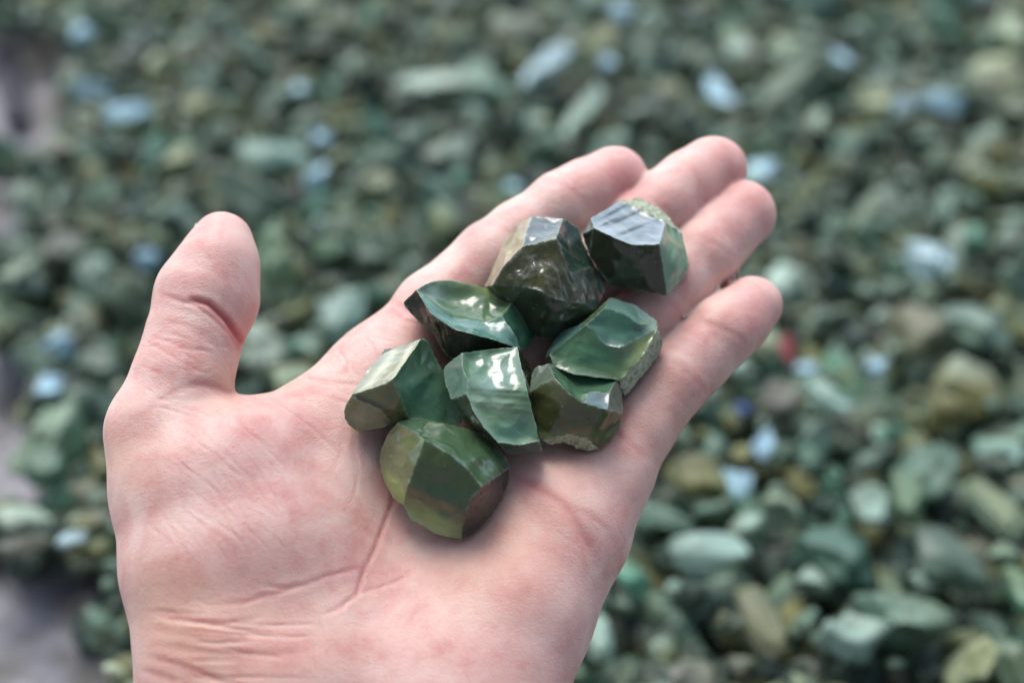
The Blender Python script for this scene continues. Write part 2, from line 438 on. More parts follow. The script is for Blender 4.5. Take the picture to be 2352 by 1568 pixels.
for k in range(2600):                 # small chips lying on and between the larger pieces
    b = rng.uniform(150, 1500); a = rng.uniform(-1, 1) * (330 + b * 0.42)
    p = pile_pt(a, b, 4); x = 1176 + p[0] / p[2] * FPX; y = 784 - p[1] / p[2] * FPX
    if ground_here(x, y) or x < -60: continue
    r = rng.uniform(3.5, 8)
    stuff.append((a, b, rng.uniform(-6, 13), r * rng.uniform(1, 1.7), r, r * 0.8, rng.uniform(0, 360), (rng.uniform(-1, 1), rng.uniform(-1, 1)), rng.choices(COLS, WTS)[0]))
SV, SF, SM = [], [], []; off = 0
for k, (a, b, c, sx, sy, sz, ang, tilt, colr) in enumerate(stuff):
    P, F = LOW[k % 14]
    E = np.array(PF @ Euler((tilt[0], tilt[1], math.radians(ang))).to_matrix())
    Q = (P * np.array([sx, sy, sz]) * 0.001) @ E.T + world(pile_pt(a, b, c))
    SV.append(Q); SF.append(np.array(F) + off); off += len(P)
    SM.append(np.full(len(F), COLS.index(colr)))
SV = np.concatenate(SV); SF = np.concatenate(SF); SM = np.concatenate(SM)
me = bpy.data.meshes.new('stone_pile')
me.vertices.add(len(SV)); me.vertices.foreach_set('co', SV.astype(np.float32).ravel())
me.loops.add(len(SF) * 3); me.loops.foreach_set('vertex_index', SF.astype(np.int32).ravel())
me.polygons.add(len(SF)); me.polygons.foreach_set('loop_start', np.arange(0, len(SF) * 3, 3, dtype=np.int32))
me.polygons.foreach_set('use_smooth', np.ones(len(SF), bool))
me.update()
o = link('stone_pile', me, [PM[c] for c in COLS])
me.polygons.foreach_set('material_index', SM.astype(np.int32)); me.update(calc_edges=True)
tag(o, 'mass of broken green stones filling the pile below and behind the hand', 'stone pile', kind='stuff')

# dark stick lying at the pile's edge, top left
def stick():
    a0, b0 = pile_ab(8, 125, -30); a1, b1 = pile_ab(42, 285, -30)
    A, Bq = pile_pt(a0, b0, -30), pile_pt(a1, b1, -30)
    d = Bq - A; Ln = np.linalg.norm(d); d /= Ln
    s = np.cross(d, np.array([0, cP, -sP])); s /= np.linalg.norm(s); n = np.cross(s, d)
    vs, fs = [], []; K = 14; S = 24
    for k in range(S + 1):
        t = k / S; rr = 9.5 * (1 - 0.25 * t) * (0.55 if k in (0, S) else 1)
        for q in range(K):
            th = 2 * math.pi * q / K
            r2 = rr * (1 + 0.18 * noise.noise(Vector((q * 1.3, k * 0.6, 3))))
            vs.append(world(A + d * t * Ln + (s * math.cos(th) * 1.2 + n * math.sin(th) * 0.8) * r2 + s * 0.8 * math.sin(t * 4)))
    for k in range(S):
        for q in range(K):
            fs.append((k * K + q, k * K + (q + 1) % K, (k + 1) * K + (q + 1) % K, (k + 1) * K + q))
    fs.append(tuple(range(K))[::-1]); fs.append(tuple(S * K + q for q in range(K)))
    me = bpy.data.meshes.new('stick'); me.from_pydata([tuple(v) for v in vs], [], fs)
    me.polygons.foreach_set('use_smooth', [True] * len(fs))
    m, N, L, B = new_mat('dark_wood')
    tc = nd(N, 'ShaderNodeTexCoord').outputs['Object']
    L.new(mixc(N, L, tex(N, L, tc, 120), (0.008, 0.009, 0.018), (0.02, 0.02, 0.032)), B.inputs['Base Color'])
    B.inputs['Roughness'].default_value = 0.7
    tag(link('stick', me, [m]), 'dark narrow stick on grey ground at the top left edge of the pile', 'stick')
stick()

# ------------------------------------------------------------------ the hand (mm)
def sdep(x, y):                       # distance of the hand's upper surface at a photo position
    return 355 + ((950 - y) * 0.40 + (x - 1100) * 0.10) / 9.3
def S(x, y, lift, r):
    d0 = sdep(x, y) - lift; rm = r * d0 / FPX; dc = d0 + rm
    rm = r * dc / FPX
    return to3(x, y, dc), rm
def rcone(P, a, b, r1, r2):
    ba = b - a; l2 = ba @ ba; rr = r1 - r2; a2 = l2 - rr * rr
    if a2 <= 1e-6:
        c, r = (a, r1) if r1 > r2 else (b, r2)
        return np.linalg.norm(P - c, axis=1) - r
    il2 = 1 / l2
    pa = P - a; y = pa @ ba; z = y - l2
    xx = pa * l2 - y[:, None] * ba[None, :]; x2 = np.einsum('ij,ij->i', xx, xx)
    y2 = y * y * l2; z2 = z * z * l2
    k = np.sign(rr) * rr * rr * x2
    out = (np.sqrt(x2 * a2 * il2) + y * rr) * il2 - r1
    m1 = np.sign(z) * a2 * z2 > k; m2 = (np.sign(y) * a2 * y2 < k) & ~m1
    out = np.where(m1, np.sqrt(x2 + z2) * il2 - r2, out)
    out = np.where(m2, np.sqrt(x2 + y2) * il2 - r1, out)
    return out
def smin(a, b, k):
    h = np.maximum(k - np.abs(a - b), 0) / k
    return np.minimum(a, b) - h * h * k * 0.25

palm_ch = [   # chains of (x, y, lift, radius)
  [(700, 1560, 8, 185), (740, 1320, 4, 170), (800, 1100, 2, 125), (880, 870, 0, 104)],
  [(860, 1560, 4, 180), (930, 1300, -4, 140), (1040, 1110, -4, 118), (1080, 960, -2, 104)],
  [(1000, 1560, 5, 185), (1080, 1300, -2, 150), (1160, 1150, 0, 118), (1210, 1040, -2, 100)],
  [(1075, 1640, 8, 200), (1170, 1400, 7, 186), (1290, 1210, 5, 150), (1385, 1100, 1, 98)],
  [(510, 1640, 8, 190), (505, 1500, 10, 180), (470, 1300, 13, 180), (440, 1130, 13, 172), (385, 990, 12, 135)],   # thumb ball
  [(610, 1240, 12, 170), (560, 1080, 11, 140), (610, 1015, 5, 96), (730, 975, 1, 104), (870, 880, 0, 106)],        # web
  [(620, 1700, 4, 250), (620, 2100, -12, 240), (600, 2900, -30, 300)],
  [(930, 1700, 2, 250), (900, 2100, -12, 240), (880, 2900, -30, 300)],
]
thumb_ch = [(385, 988, 12, 132), (418, 870, 13, 112), (442, 790, 13, 106), (477, 682, 15, 115), (499, 616, 15, 93), (509, 559, 13, 71)]
fing = [
  [(880, 870, 0, 104), (1000, 712, 1, 92), (1128, 596, 3, 84), (1200, 540, 3, 79), (1290, 474, 5, 78), (1340, 447, 4, 75), (1412, 411, 3, 76)],
  [(1080, 960, -2, 104), (1230, 760, -1, 92), (1390, 590, 2, 84), (1460, 522, 3, 80), (1530, 468, 4, 80), (1580, 430, 3, 78), (1637, 392, 2, 78)],
  [(1210, 1040, -2, 100), (1340, 870, -1, 90), (1500, 706, 2, 82), (1561, 641, 3, 82), (1620, 580, 4, 81), (1655, 540, 3, 77), (1704, 492, 2, 78)],
  [(1385, 1100, 1, 98), (1462, 985, 2, 86), (1552, 866, 4, 82), (1602, 818, 4, 80), (1660, 761, 5, 79), (1695, 735, 4, 72), (1727, 702, 3, 70)],
]
def chain(P, pts, k=1.5):
    q = [S(*p) for p in pts]; out = None
    for i in range(len(q) - 1):
        d = rcone(P, q[i][0], q[i + 1][0], q[i][1], q[i + 1][1])
        out = d if out is None else smin(out, d, k)
    return out
def hand_sdf(P):
    palm = None
    for ch in palm_ch:
        d = chain(P, ch, 3)
        palm = d if palm is None else smin(palm, d, 11)
    th = chain(P, thumb_ch, 2.5)
    palm2 = smin(palm, th, 3.2)
    out = palm2
    for f in fing:
        d = smin(palm, chain(P, f, 2.5), 7)
        out = smin(out, d, 1.0)
    return out
def grad(P, f0, fn, e=0.05):
    g = np.empty_like(P)
    for a in range(3):
        Q = P.copy(); Q[:, a] += e; g[:, a] = (fn(Q) - f0) / e
    return g
def project(P, fn, it):
    for _ in range(it):
        f = fn(P); g = grad(P, f, fn); n2 = np.maximum((g * g).sum(1), 0.25)
        st = np.clip(f, -2, 2) / n2
        P = P - g * st[:, None]
    return P
# coarse surface (naive surface nets), refined and projected back on the form
H = 2.4
lo = np.array([-112, -225, 300.0]); hi = np.array([88, 72, 432.0])
n = ((hi - lo) / H).astype(int) + 1
gx, gy, gz = [lo[i] + H * np.arange(n[i]) for i in range(3)]
G = np.stack(np.meshgrid(gx, gy, gz, indexing='ij'), -1).reshape(-1, 3)
fv = np.concatenate([hand_sdf(G[i:i + 200000]) for i in range(0, len(G), 200000)]).reshape(n)
s = fv < 0
c8 = np.zeros(tuple(n - 1), int)
for i in (0, 1):
    for j in (0, 1):
        for k in (0, 1):
            c8 += s[i:n[0] - 1 + i, j:n[1] - 1 + j, k:n[2] - 1 + k]
act = (c8 > 0) & (c8 < 8)
idx = -np.ones(act.shape, int); idx[act] = np.arange(act.sum())
ci = np.argwhere(act); V0 = lo + (ci + 0.5) * H
quads = []
for ax in range(3):
    b1, b2 = [(1, 2), (2, 0), (0, 1)][ax]
    sl0 = [slice(1, n[q] - 1) for q in range(3)]; sl1 = list(sl0)
    sl0[ax] = slice(0, n[ax] - 1); sl1[ax] = slice(1, n[ax])
    A, Bq = s[tuple(sl0)], s[tuple(sl1)]
    e = np.argwhere(A != Bq); fl = A[tuple(e.T)]
    base = e.copy()
    for q in range(3):
        if q != ax: base[:, q] += 1
    def cell(d1, d2):
        t = base.copy(); t[:, b1] -= d1; t[:, b2] -= d2
        return idx[tuple(t.T)]
    Q = np.stack([cell(1, 1), cell(0, 1), cell(0, 0), cell(1, 0)], 1)
    Q[~fl] = Q[~fl][:, ::-1]
    quads.append(Q)
quads = np.concatenate(quads)
quads = quads[(quads >= 0).all(1)]
V0 = project(V0, hand_sdf, 3)
tm = bpy.data.meshes.new('tmp'); tm.from_pydata(V0.tolist(), [], quads.tolist())
to = bpy.data.objects.new('tmp', tm); col.objects.link(to)
md = to.modifiers.new('s', 'SUBSURF'); md.levels = 2; md.render_levels = 2
dg = bpy.context.evaluated_depsgraph_get(); ev = to.evaluated_get(dg).to_mesh()
nv = len(ev.vertices); HV = np.empty(nv * 3); ev.vertices.foreach_get('co', HV); HV = HV.reshape(-1, 3)
HF = np.empty(len(ev.polygons) * 4, np.int32); ev.loops.foreach_get('vertex_index', HF); HF = HF.reshape(-1, 4)
to.evaluated_get(dg).to_mesh_clear(); bpy.data.objects.remove(to); bpy.data.meshes.remove(tm)
HV = project(HV, hand_sdf, 2)
f0 = hand_sdf(HV); g0 = grad(HV, f0, hand_sdf); nrm = g0 / np.maximum(np.linalg.norm(g0, axis=1), 1e-6)[:, None]
X, Y = px(HV); front = np.clip((-nrm[:, 2] + 0.1) / 0.3, 0, 1)

# creases: points, half width (photo units), depth (mm), redness
CR = [
 ([(362, 672), (400, 686), (450, 702), (490, 730), (525, 765), (548, 800), (556, 818)], 4.5, 0.9, 0.30),
 ([(440, 688), (480, 698), (520, 735), (548, 775), (566, 800)], 6, 2.4, 0.8),
 ([(375, 735), (430, 748), (480, 775), (510, 815)], 6, 0.35, 0.15),
 ([(385, 790), (440, 800), (500, 812)], 5, 0.25, 0.10),
 ([(420, 885), (470, 884), (510, 896), (545, 915)], 9, 0.9, 0.30),
 ([(350, 925), (400, 900), (440, 885)], 6, 0.3, 0.1),
 ([(905, 1085), (908, 1130), (900, 1160), (884, 1200), (860, 1265), (838, 1305), (818, 1366), (776, 1396), (726, 1417)], 5.0, 0.9, 0.30),
 ([(834, 1302), (790, 1312), (745, 1324), (700, 1342), (655, 1350), (585, 1341)], 5, 0.7, 0.28),
 ([(946, 1310), (915, 1332), (884, 1345), (850, 1352), (817, 1366)], 4, 0.5, 0.18),
 ([(700, 1342), (640, 1362), (606, 1368), (564, 1383), (486, 1388)], 5, 0.6, 0.22),
 ([(326, 1402), (370, 1408), (420, 1418), (475, 1428), (520, 1431), (570, 1424), (604, 1414)], 6, 0.54, 0.21),
 ([(330, 1440), (400, 1455), (470, 1465), (540, 1466), (640, 1450)], 9, 0.36, 0.10),
 ([(345, 1478), (420, 1490), (500, 1503), (580, 1505), (660, 1500), (720, 1490)], 11, 0.54, 0.14),
 ([(335, 1506), (390, 1520), (430, 1533), (480, 1552), (530, 1575)], 7, 0.72, 0.32),
 ([(322, 1538), (365, 1550), (410, 1566)], 6, 0.54, 0.21),
 ([(1160, 1085), (1200, 1103), (1242, 1126), (1292, 1156), (1324, 1200), (1350, 1250), (1370, 1290)], 9, 0.8, 0.30),
 ([(1300, 1165), (1345, 1180), (1395, 1215), (1405, 1250)], 7, 0.3, 0.12),
 ([(900, 690), (935, 715), (970, 728), (1010, 745)], 6, 0.6, 0.28),
 ([(895, 712), (930, 735), (975, 748)], 5, 0.45, 0.22),
 ([(1075, 500), (1110, 512), (1150, 524), (1190, 545)], 5, 0.23, 0.12),
 ([(1235, 405), (1262, 418), (1300, 428), (1345, 460)], 6, 0.27, 0.10),
 ([(1590, 732), (1625, 742), (1660, 752), (1700, 775), (1725, 800)], 6, 0.32, 0.18),
 ([(1600, 745), (1640, 752), (1680, 770)], 4, 0.18, 0.12),
 ([(1535, 822), (1565, 842), (1602, 878), (1640, 915)], 7, 0.27, 0.15),
 ([(1600, 540), (1635, 556), (1675, 582), (1700, 600)], 6, 0.23, 0.12),
 ([(1530, 690), (1550, 704), (1575, 738)], 6, 0.27, 0.25),
 ([(1460, 445), (1500, 462), (1545, 495)], 6, 0.20, 0.1),
 ([(1480, 1075), (1490, 1105), (1494, 1150)], 6, 0.35, 0.1),
 ([(1400, 990), (1435, 1010), (1480, 1050)], 7, 0.5, 0.15),
 ([(690, 866), (730, 872), (790, 880), (830, 885)], 4, 0.4, 0.16),
 ([(700, 900), (760, 912), (820, 935)], 4, 0.3, 0.12),
 ([(815, 985), (812, 1030), (822, 1080), (818, 1120), (805, 1160)], 4, 0.45, 0.02),
 ([(790, 1000), (785, 1040), (760, 1090)], 4, 0.3, 0.0),
 ([(775, 800), (795, 830), (790, 870)], 3, 0.3, 0.08),
 ([(835, 770), (860, 800), (880, 850)], 3, 0.3, 0.08),
 ([(600, 905), (660, 940), (720, 985), (770, 1035)], 3, 0.2, 0.04),
]
rr = random.Random(5)
for k in range(34):       # fine wrinkles fanning over the thumb ball
    x0 = rr.uniform(330, 600); y0 = rr.uniform(930, 1230); Lg = rr.uniform(60, 200); an = math.radians(rr.uniform(35, 62))
    if x0 - 330 < (1230 - y0) * -0.1: continue
    pts = [(x0 + math.cos(an) * Lg * t + rr.uniform(-4, 4), y0 + math.sin(an) * Lg * t + rr.uniform(-4, 4)) for t in (0, .33, .66, 1)]
    CR.append((pts, 2.6, rr.uniform(0.10, 0.22), 0.03))
for k in range(22):       # around the thumb's base joint and the web
    x0 = rr.uniform(300, 470); y0 = rr.uniform(760, 940); Lg = rr.uniform(40, 110); an = math.radians(rr.uniform(-15, 35))
    pts = [(x0 + math.cos(an) * Lg * t + rr.uniform(-3, 3), y0 + math.sin(an) * Lg * t + rr.uniform(-3, 3)) for t in (0, .5, 1)]
    CR.append((pts, 2.6, rr.uniform(0.08, 0.2), 0.03))
for k in range(16):       # wrist side
    x0 = rr.uniform(325, 480); y0 = rr.uniform(1380, 1560); Lg = rr.uniform(100, 330); an = math.radians(rr.uniform(2, 16))
    pts = [(x0 + math.cos(an) * Lg * t, y0 + math.sin(an) * Lg * t - 14 * t * t + rr.uniform(-3, 3)) for t in (0, .25, .5, .75, 1)]
    CR.append((pts, 3.2, rr.uniform(0.12, 0.35), 0.04))
for k in range(18):       # web and index base
    x0 = rr.uniform(660, 900); y0 = rr.uniform(760, 960); Lg = rr.uniform(30, 90); an = math.radians(rr.choice([10, 80]) + rr.uniform(-20, 20))
    pts = [(x0 + math.cos(an) * Lg * t + rr.uniform(-3, 3), y0 + math.sin(an) * Lg * t + rr.uniform(-3, 3)) for t in (0, .5, 1)]
    CR.append((pts, 2.4, rr.uniform(0.08, 0.2), 0.03))
for k in range(190):      # faint net of fine lines over the palm and finger bases
    x0 = rr.uniform(300, 1420); y0 = rr.uniform(880, 1560); Lg = rr.uniform(25, 95); an = math.radians(rr.choice([-50, 20, 55, 85]) + rr.uniform(-16, 16))
    pts = [(x0 + math.cos(an) * Lg * t + rr.uniform(-4, 4), y0 + math.sin(an) * Lg * t + rr.uniform(-4, 4)) for t in (0, .5, 1)]
    CR.append((pts, 2.0, rr.uniform(0.05, 0.13), 0.02))
disp = np.zeros(nv); red = np.zeros(nv)
for pts, wd, dp, rd in CR:
    P2 = np.array(pts, float); lo2 = P2.min(0) - 5 * wd - 20; hi2 = P2.max(0) + 5 * wd + 20
    m = np.nonzero((X > lo2[0]) & (X < hi2[0]) & (Y > lo2[1]) & (Y < hi2[1]) & (front > 0))[0]
    if not len(m): continue
    x, y = X[m], Y[m]; best = np.full(len(m), 1e9); tt = np.zeros(len(m)); tot = len(pts) - 1
    for i in range(tot):
        ax_, ay_ = P2[i]; dx, dy = P2[i + 1] - P2[i]
        t = np.clip(((x - ax_) * dx + (y - ay_) * dy) / (dx * dx + dy * dy), 0, 1)
        dd = np.hypot(x - ax_ - t * dx, y - ay_ - t * dy)
        u = dd < best; best[u] = dd[u]; tt[u] = (i + t[u]) / tot
    fade = np.clip(np.minimum(tt, 1 - tt) * 6, 0.15, 1) if dp < 1.4 else np.clip(np.minimum(tt + 0.1, 1 - tt) * 6, 0.3, 1)
    disp[m] += front[m] * fade * (dp * (0.36 if wd > 3.5 else 0.9)) * (-np.exp(-(best / wd) ** 2) + 0.22 * np.exp(-((best - 2.4 * wd) / (1.6 * wd)) ** 2))
    red[m] = np.maximum(red[m], fade * rd * np.exp(-(best / (wd * 1.7)) ** 2))
RB = [  # flushed or pale zones: x, y, radius, amount
 (560, 760, 55, 0.30), (540, 700, 60, 0.12), (500, 560, 60, 0.16), (590, 720, 50, .15),
 (1420, 420, 70, 0.34), (1450, 470, 60, 0.2), (1660, 395, 65, 0.36), (1560, 510, 60, .12), (1725, 490, 65, 0.36), (1620, 560, 50, .1),
 (1750, 705, 55, 0.38), (1690, 760, 50, .12), (676, 966, 60, 0.22), (745, 975, 60, 0.12), (1000, 800, 60, 0.30),
 (905, 1150, 60, 0.25), (870, 1300, 90, 0.12), (1250, 1120, 70, 0.14), (1400, 1180, 70, 0.12), (1440, 950, 80, 0.10), (1230, 1560, 120, 0.16),
 (1000, 1500, 130, 0.10), (560, 1300, 90, 0.08), (660, 1480, 80, 0.14), (1450, 730, 80, .12), (1300, 1330, 120, .08)]
for x0, y0, r0, am in RB:
    red += am * np.exp(-(((X - x0) ** 2 + (Y - y0) ** 2) / r0 ** 2)) * front
warm = np.zeros(nv)
for x0, y0, r0, am in [(600, 1500, 170, .28), (370, 1380, 110, .3), (300, 1050, 80, .35), (1080, 1290, 130, .40), (1200, 1230, 110, .25),
                       (1560, 1000, 130, .25), (520, 890, 50, .4), (500, 850, 60, .2), (1420, 700, 90, .25), (1300, 1010, 120, .25), (420, 1500, 120, .35)]:
    warm += am * np.exp(-(((X - x0) ** 2 + (Y - y0) ** 2) / r0 ** 2))
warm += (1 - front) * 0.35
# soft unevenness of the flesh
und = np.array([noise.noise(Vector(p) * 0.055) * 0.55 + noise.noise(Vector(p) * 0.16) * 0.14 for p in HV])
HV = HV + nrm * (disp + und * 0.7)[:, None]
me = bpy.data.meshes.new('hand')
W = world(HV)
me.vertices.add(nv); me.vertices.foreach_set('co', W.astype(np.float32).ravel())
FQ = HF[:, ::-1] if False else HF
me.loops.add(len(FQ) * 4); me.loops.foreach_set('vertex_index', FQ.astype(np.int32).ravel())
me.polygons.add(len(FQ)); me.polygons.foreach_set('loop_start', np.arange(0, len(FQ) * 4, 4, dtype=np.int32))
me.polygons.foreach_set('use_smooth', np.ones(len(FQ), bool)); me.update(calc_edges=True)
a1 = me.attributes.new('red', 'FLOAT', 'POINT'); a1.data.foreach_set('value', np.clip(red, 0, 1).astype(np.float32))
a2 = me.attributes.new('warm', 'FLOAT', 'POINT'); a2.data.foreach_set('value', np.clip(warm, 0, 1).astype(np.float32))
bm = bmesh.new(); bm.from_mesh(me); bmesh.ops.recalc_face_normals(bm, faces=bm.faces); bm.to_mesh(me); bm.free()
hand = tag(link('person', me, [SKIN]), 'open bare left hand, palm up with thumb spread, holding eight green stones', 'hand')
bvh = BVHTree.FromPolygons([Vector(v) for v in HV], HF.tolist())

# thumbnail, seen edge-on at the thumb's far side
def nail(c, along, out, side, Ln, Wd):
    vs, fs = [], []; K, J = 13, 15
    for lay in (0, 1):
        for j in range(J):
            t = j / (J - 1)
            for k in range(K):
                q = k / (K - 1) * 2 - 1
                wd = Wd * (1 - 0.12 * (2 * t - 1) ** 4)
                th = q * 0.95
                p = c + along * (t - 0.5) * Ln + side * math.sin(th) * wd / 2 / math.sin(0.95) + out * (math.cos(th) * wd * 0.42 - wd * 0.42 - 0.8 * (1 - t) ** 2) - out * 0.7 * lay
                if t == 1: p = p - along * 1.2 * q * q
                vs.append(world(p))
    o2 = J * K
    for j in range(J - 1):
        for k in range(K - 1):
            a = j * K + k; fs.append((a, a + 1, a + K + 1, a + K)); fs.append((o2 + a + K, o2 + a + K + 1, o2 + a + 1, o2 + a))
    ring = [k for k in range(K)] + [j * K + K - 1 for j in range(1, J)] + [(J - 1) * K + k for k in range(K - 2, -1, -1)] + [j * K for j in range(J - 2, 0, -1)]
    for i in range(len(ring)):
        a, b = ring[i], ring[(i + 1) % len(ring)]; fs.append((b, a, o2 + a, o2 + b))
    me = bpy.data.meshes.new('fingernail'); me.from_pydata([tuple(v) for v in vs], [], fs)
    me.polygons.foreach_set('use_smooth', [True] * len(fs))
    return link('fingernail', me, [NAILM], hand)
NAILM, N_, L_, B_ = new_mat('nail')
tc_ = nd(N_, 'ShaderNodeTexCoord').outputs['Object']
L_.new(mixc(N_, L_, tex(N_, L_, tc_, 300), (0.66, 0.44, 0.40), (0.72, 0.52, 0.47)), B_.inputs['Base Color']); B_.inputs['Roughness'].default_value = 0.3
def finger_nail(pts, outv, Ln, Wd, sh=0.55):
    c0, r0 = S(*pts[-2]); c1, r1 = S(*pts[-1]); al = c1 - c0; al /= np.linalg.norm(al)
    out = np.array(outv, float); out -= al * (out @ al); out /= np.linalg.norm(out)
    side = np.cross(al, out)
    nail(c1 + al * r1 * (sh - 0.15) + out * (r1 * 0.93), al, out, side, Ln, Wd)
finger_nail(thumb_ch, (-0.66, 0.1, 0.82), 12, 11.5, 0.12)
for f in fing: finger_nail(f, (0.0, -0.05, 1.0), 11, 10)

# ------------------------------------------------------------------ the eight stones in the hand
def ZA(x, y): return 771.75 + x * .36324, 404.25 + y * .36324
def ZB(x, y): return 771.75 + x * .32813, 753.4 + y * .32813
def hand_d(x, y):
    u, v = ray(x, y); d = Vector((u, v, 1)).normalized()
    h = bvh.ray_cast(Vector((0, 0, 0)), d)
    return h[0].z if h[0] is not None else None

def stone(label, Z, V, F, paint=(), lift=0.0, seed=0, edge_w=0.35):
    """V: name -> (x, y, height above the palm in mm). F: list of (names, colour, bulge, crust?)."""
    xy = {k: Z(v[0], v[1]) for k, v in V.items()}
    names = list(V); ofs = []
    for k in names:
        hd = hand_d(*xy[k])
        if hd is not None: ofs.append(hd - sdep(*xy[k]))
    off = float(np.median(ofs)) if ofs else 0.0
    pos = {k: to3(*xy[k], sdep(*xy[k]) + off - lift - (V[k][2] * 0.82 + 2.2)) for k in names}
    bm = bmesh.new(); bv = {k: bm.verts.new(pos[k]) for k in names}
    for i, f in enumerate(F):
        fc = bm.faces.new([bv[k] for k in f[0].split()]); fc.material_index = i
    # underside: close every open border down to the hand
    bed = [e for e in bm.edges if len(e.link_faces) == 1]
    loopn = {}
    for e in bed:
        lf = e.link_loops[0] if hasattr(e, 'link_loops') else e.link_faces[0].loops[0]
        f = e.link_faces[0]
        for lp in f.loops:
            if lp.edge == e: loopn[lp.link_loop_next.vert] = lp.vert
    start = next(iter(loopn)); ring = [start]; cur = loopn[start]
    while cur != start and len(ring) < 200: ring.append(cur); cur = loopn[cur]
    if len(ring) != len(loopn): print('STONE', label, 'border', len(ring), 'of', len(loopn))
    cen = np.mean([np.array(v.co) for v in ring], axis=0)
    low = []
    for v in ring:
        p = np.array(v.co); q = cen + (p - cen) * 0.80
        xx, yy = 1176 + q[0] / q[2] * FPX, 784 - q[1] / q[2] * FPX
        hd = hand_d(xx, yy)
        base = sdep(xx, yy) + off - lift
        dz = hd + 0.4 if hd is not None and abs(hd - base) < 9 else base + 1.0
        dz = max(dz, q[2] + 1.0)
        low.append(bm.verts.new(to3(xx, yy, dz)))
    nF = len(F)
    for i in range(len(ring)):
        j = (i + 1) % len(ring)
        fc = bm.faces.new((ring[i], ring[j], low[j], low[i])); fc.material_index = nF
    fc = bm.faces.new(low[::1]); fc.material_index = nF + 1
    bmesh.ops.recalc_face_normals(bm, faces=bm.faces)
    bmesh.ops.triangulate(bm, faces=bm.faces)
    for it in range(8):
        Lg = [e for e in bm.edges if e.calc_length() > 0.75 and not all(f.material_index > nF for f in e.link_faces)]
        if not Lg: break
        bmesh.ops.subdivide_edges(bm, edges=Lg, cuts=1); bmesh.ops.triangulate(bm, faces=[f for f in bm.faces if len(f.verts) > 3])
    bm.verts.ensure_lookup_table(); bm.verts.index_update(); bm.faces.ensure_lookup_table()
    P = np.array([v.co[:] for v in bm.verts]); nvv = len(P)
    fid = [set(f.material_index for f in v.link_faces) for v in bm.verts]
    E = np.array([[e.verts[0].index, e.verts[1].index] for e in bm.edges])
    interior = np.array([len(s_) == 1 for s_ in fid]); one = np.array([min(s_) for s_ in fid])
    bordE = np.array([len(set(f.material_index for f in e.link_faces)) > 1 for e in bm.edges])
    deg = np.bincount(E.ravel(), minlength=nvv).astype(float)
    for it in range(50):
        acc = np.zeros_like(P); np.add.at(acc, E[:, 0], P[E[:, 1]]); np.add.at(acc, E[:, 1], P[E[:, 0]])
        P[interior] = 0.4 * P[interior] + 0.6 * (acc / deg[:, None])[interior]
    # curved outlines: relax border vertices only slightly along border edges, so corners are chipped not razor-straight
    BE = E[bordE]; bdeg = np.bincount(BE.ravel(), minlength=nvv).astype(float)
    sel = bdeg == 2
    for it in range(3):
        acc = np.zeros_like(P); np.add.at(acc, BE[:, 0], P[BE[:, 1]]); np.add.at(acc, BE[:, 1], P[BE[:, 0]])
        P[sel] = 0.5 * P[sel] + 0.5 * (acc[sel] / 2)
    dist = np.zeros(nvv); bi = np.nonzero(~interior)[0]
    nf = np.zeros((nF + 2, 3))
    for f in bm.faces: nf[f.material_index] += np.array(f.normal) * f.calc_area()
    nf /= np.maximum(np.linalg.norm(nf, axis=1), 1e-9)[:, None]
    for k in range(nF + 2):
        mi = np.nonzero(interior & (one == k))[0]
        mb = np.array([i for i in bi if k in fid[i]], int)
        if len(mi) and len(mb):
            for c0 in range(0, len(mi), 2000):
                mm = mi[c0:c0 + 2000]
                dist[mm] = np.sqrt(((P[mm][:, None, :] - P[mb][None]) ** 2).sum(-1)).min(1)
    rs = seed * 7.3
    for i in range(nvv):
        p = Vector(P[i])
        if interior[i]:
            k = one[i]
            if k < nF:
                b = F[k][2]; d = dist[i]
                q = b * (1 - math.exp(-d / 2.2)) - (1.3 * abs(noise.noise(p * 0.13 + Vector((k * 5.1, rs, 0)))) + 0.22 * abs(noise.noise(p * 0.34 + Vector((rs, k * 2.2, 4))))) * (1 - math.exp(-d / 1.6)) + 0.28 * (1 - math.exp(-d / 1.0)) * noise.noise(p * 0.22 + Vector((rs, k * 3, 0)))
                if len(F[k]) > 3 and F[k][3] == 2:      # hackly, striated fracture
                    st = Vector((p.x * 1.5 + p.y * 0.45, p.y * 0.16 - p.x * 0.1, p.z * 0.2 + k))
                    q += (0.42 * noise.noise(st) + 0.24 * noise.noise(st * 2.3) + 0.2 * noise.noise(p * 0.9)) * (1 - math.exp(-d / 0.9))
                elif len(F[k]) > 3 and F[k][3]:
                    q += 0.35 * noise.noise(p * 1.1) + 0.22 * noise.noise(p * 2.3)
                else:
                    ph = (p.x * math.cos(k * 2.1 + seed) + p.y * math.sin(k * 2.1 + seed))
                    ctr = Vector(P[bi[(k * 37 + seed * 11) % len(bi)]]); ph = (p - ctr).length
                    q += 0.06 * math.exp(-ph * 0.05) * math.sin(ph * 1.7 + 3 * noise.noise(p * 0.25)) * (1 - math.exp(-d / 1.5))
                P[i] += nf[k] * q
        else:
            amp = 0.16
            if any(k < nF and len(F[k]) > 3 and F[k][3] == 1 for k in fid[i]): amp = 0.42
            n3 = noise.noise_vector(p * 1.3 + Vector((rs, 0, 0))) * amp + noise.noise_vector(p * 0.5) * amp
            P[i] += np.array(n3) + np.array(noise.noise_vector(p * 2.6)) * 0.11
    me = bpy.data.meshes.new('stone')
    origin = world(np.array([P.mean(0)]))[0]; Wp = world(P)
    lowz = Wp[:, 2].min(); origin[2] = lowz
    for v, q in zip(bm.verts, Wp - origin): v.co = Vector(q)
    ids = [f.material_index for f in bm.faces]
    for f in bm.faces:
        k = f.material_index
        f.material_index = 1 if (k < nF and len(F[k]) > 3 and F[k][3] == 1) else 0
        f.smooth = True
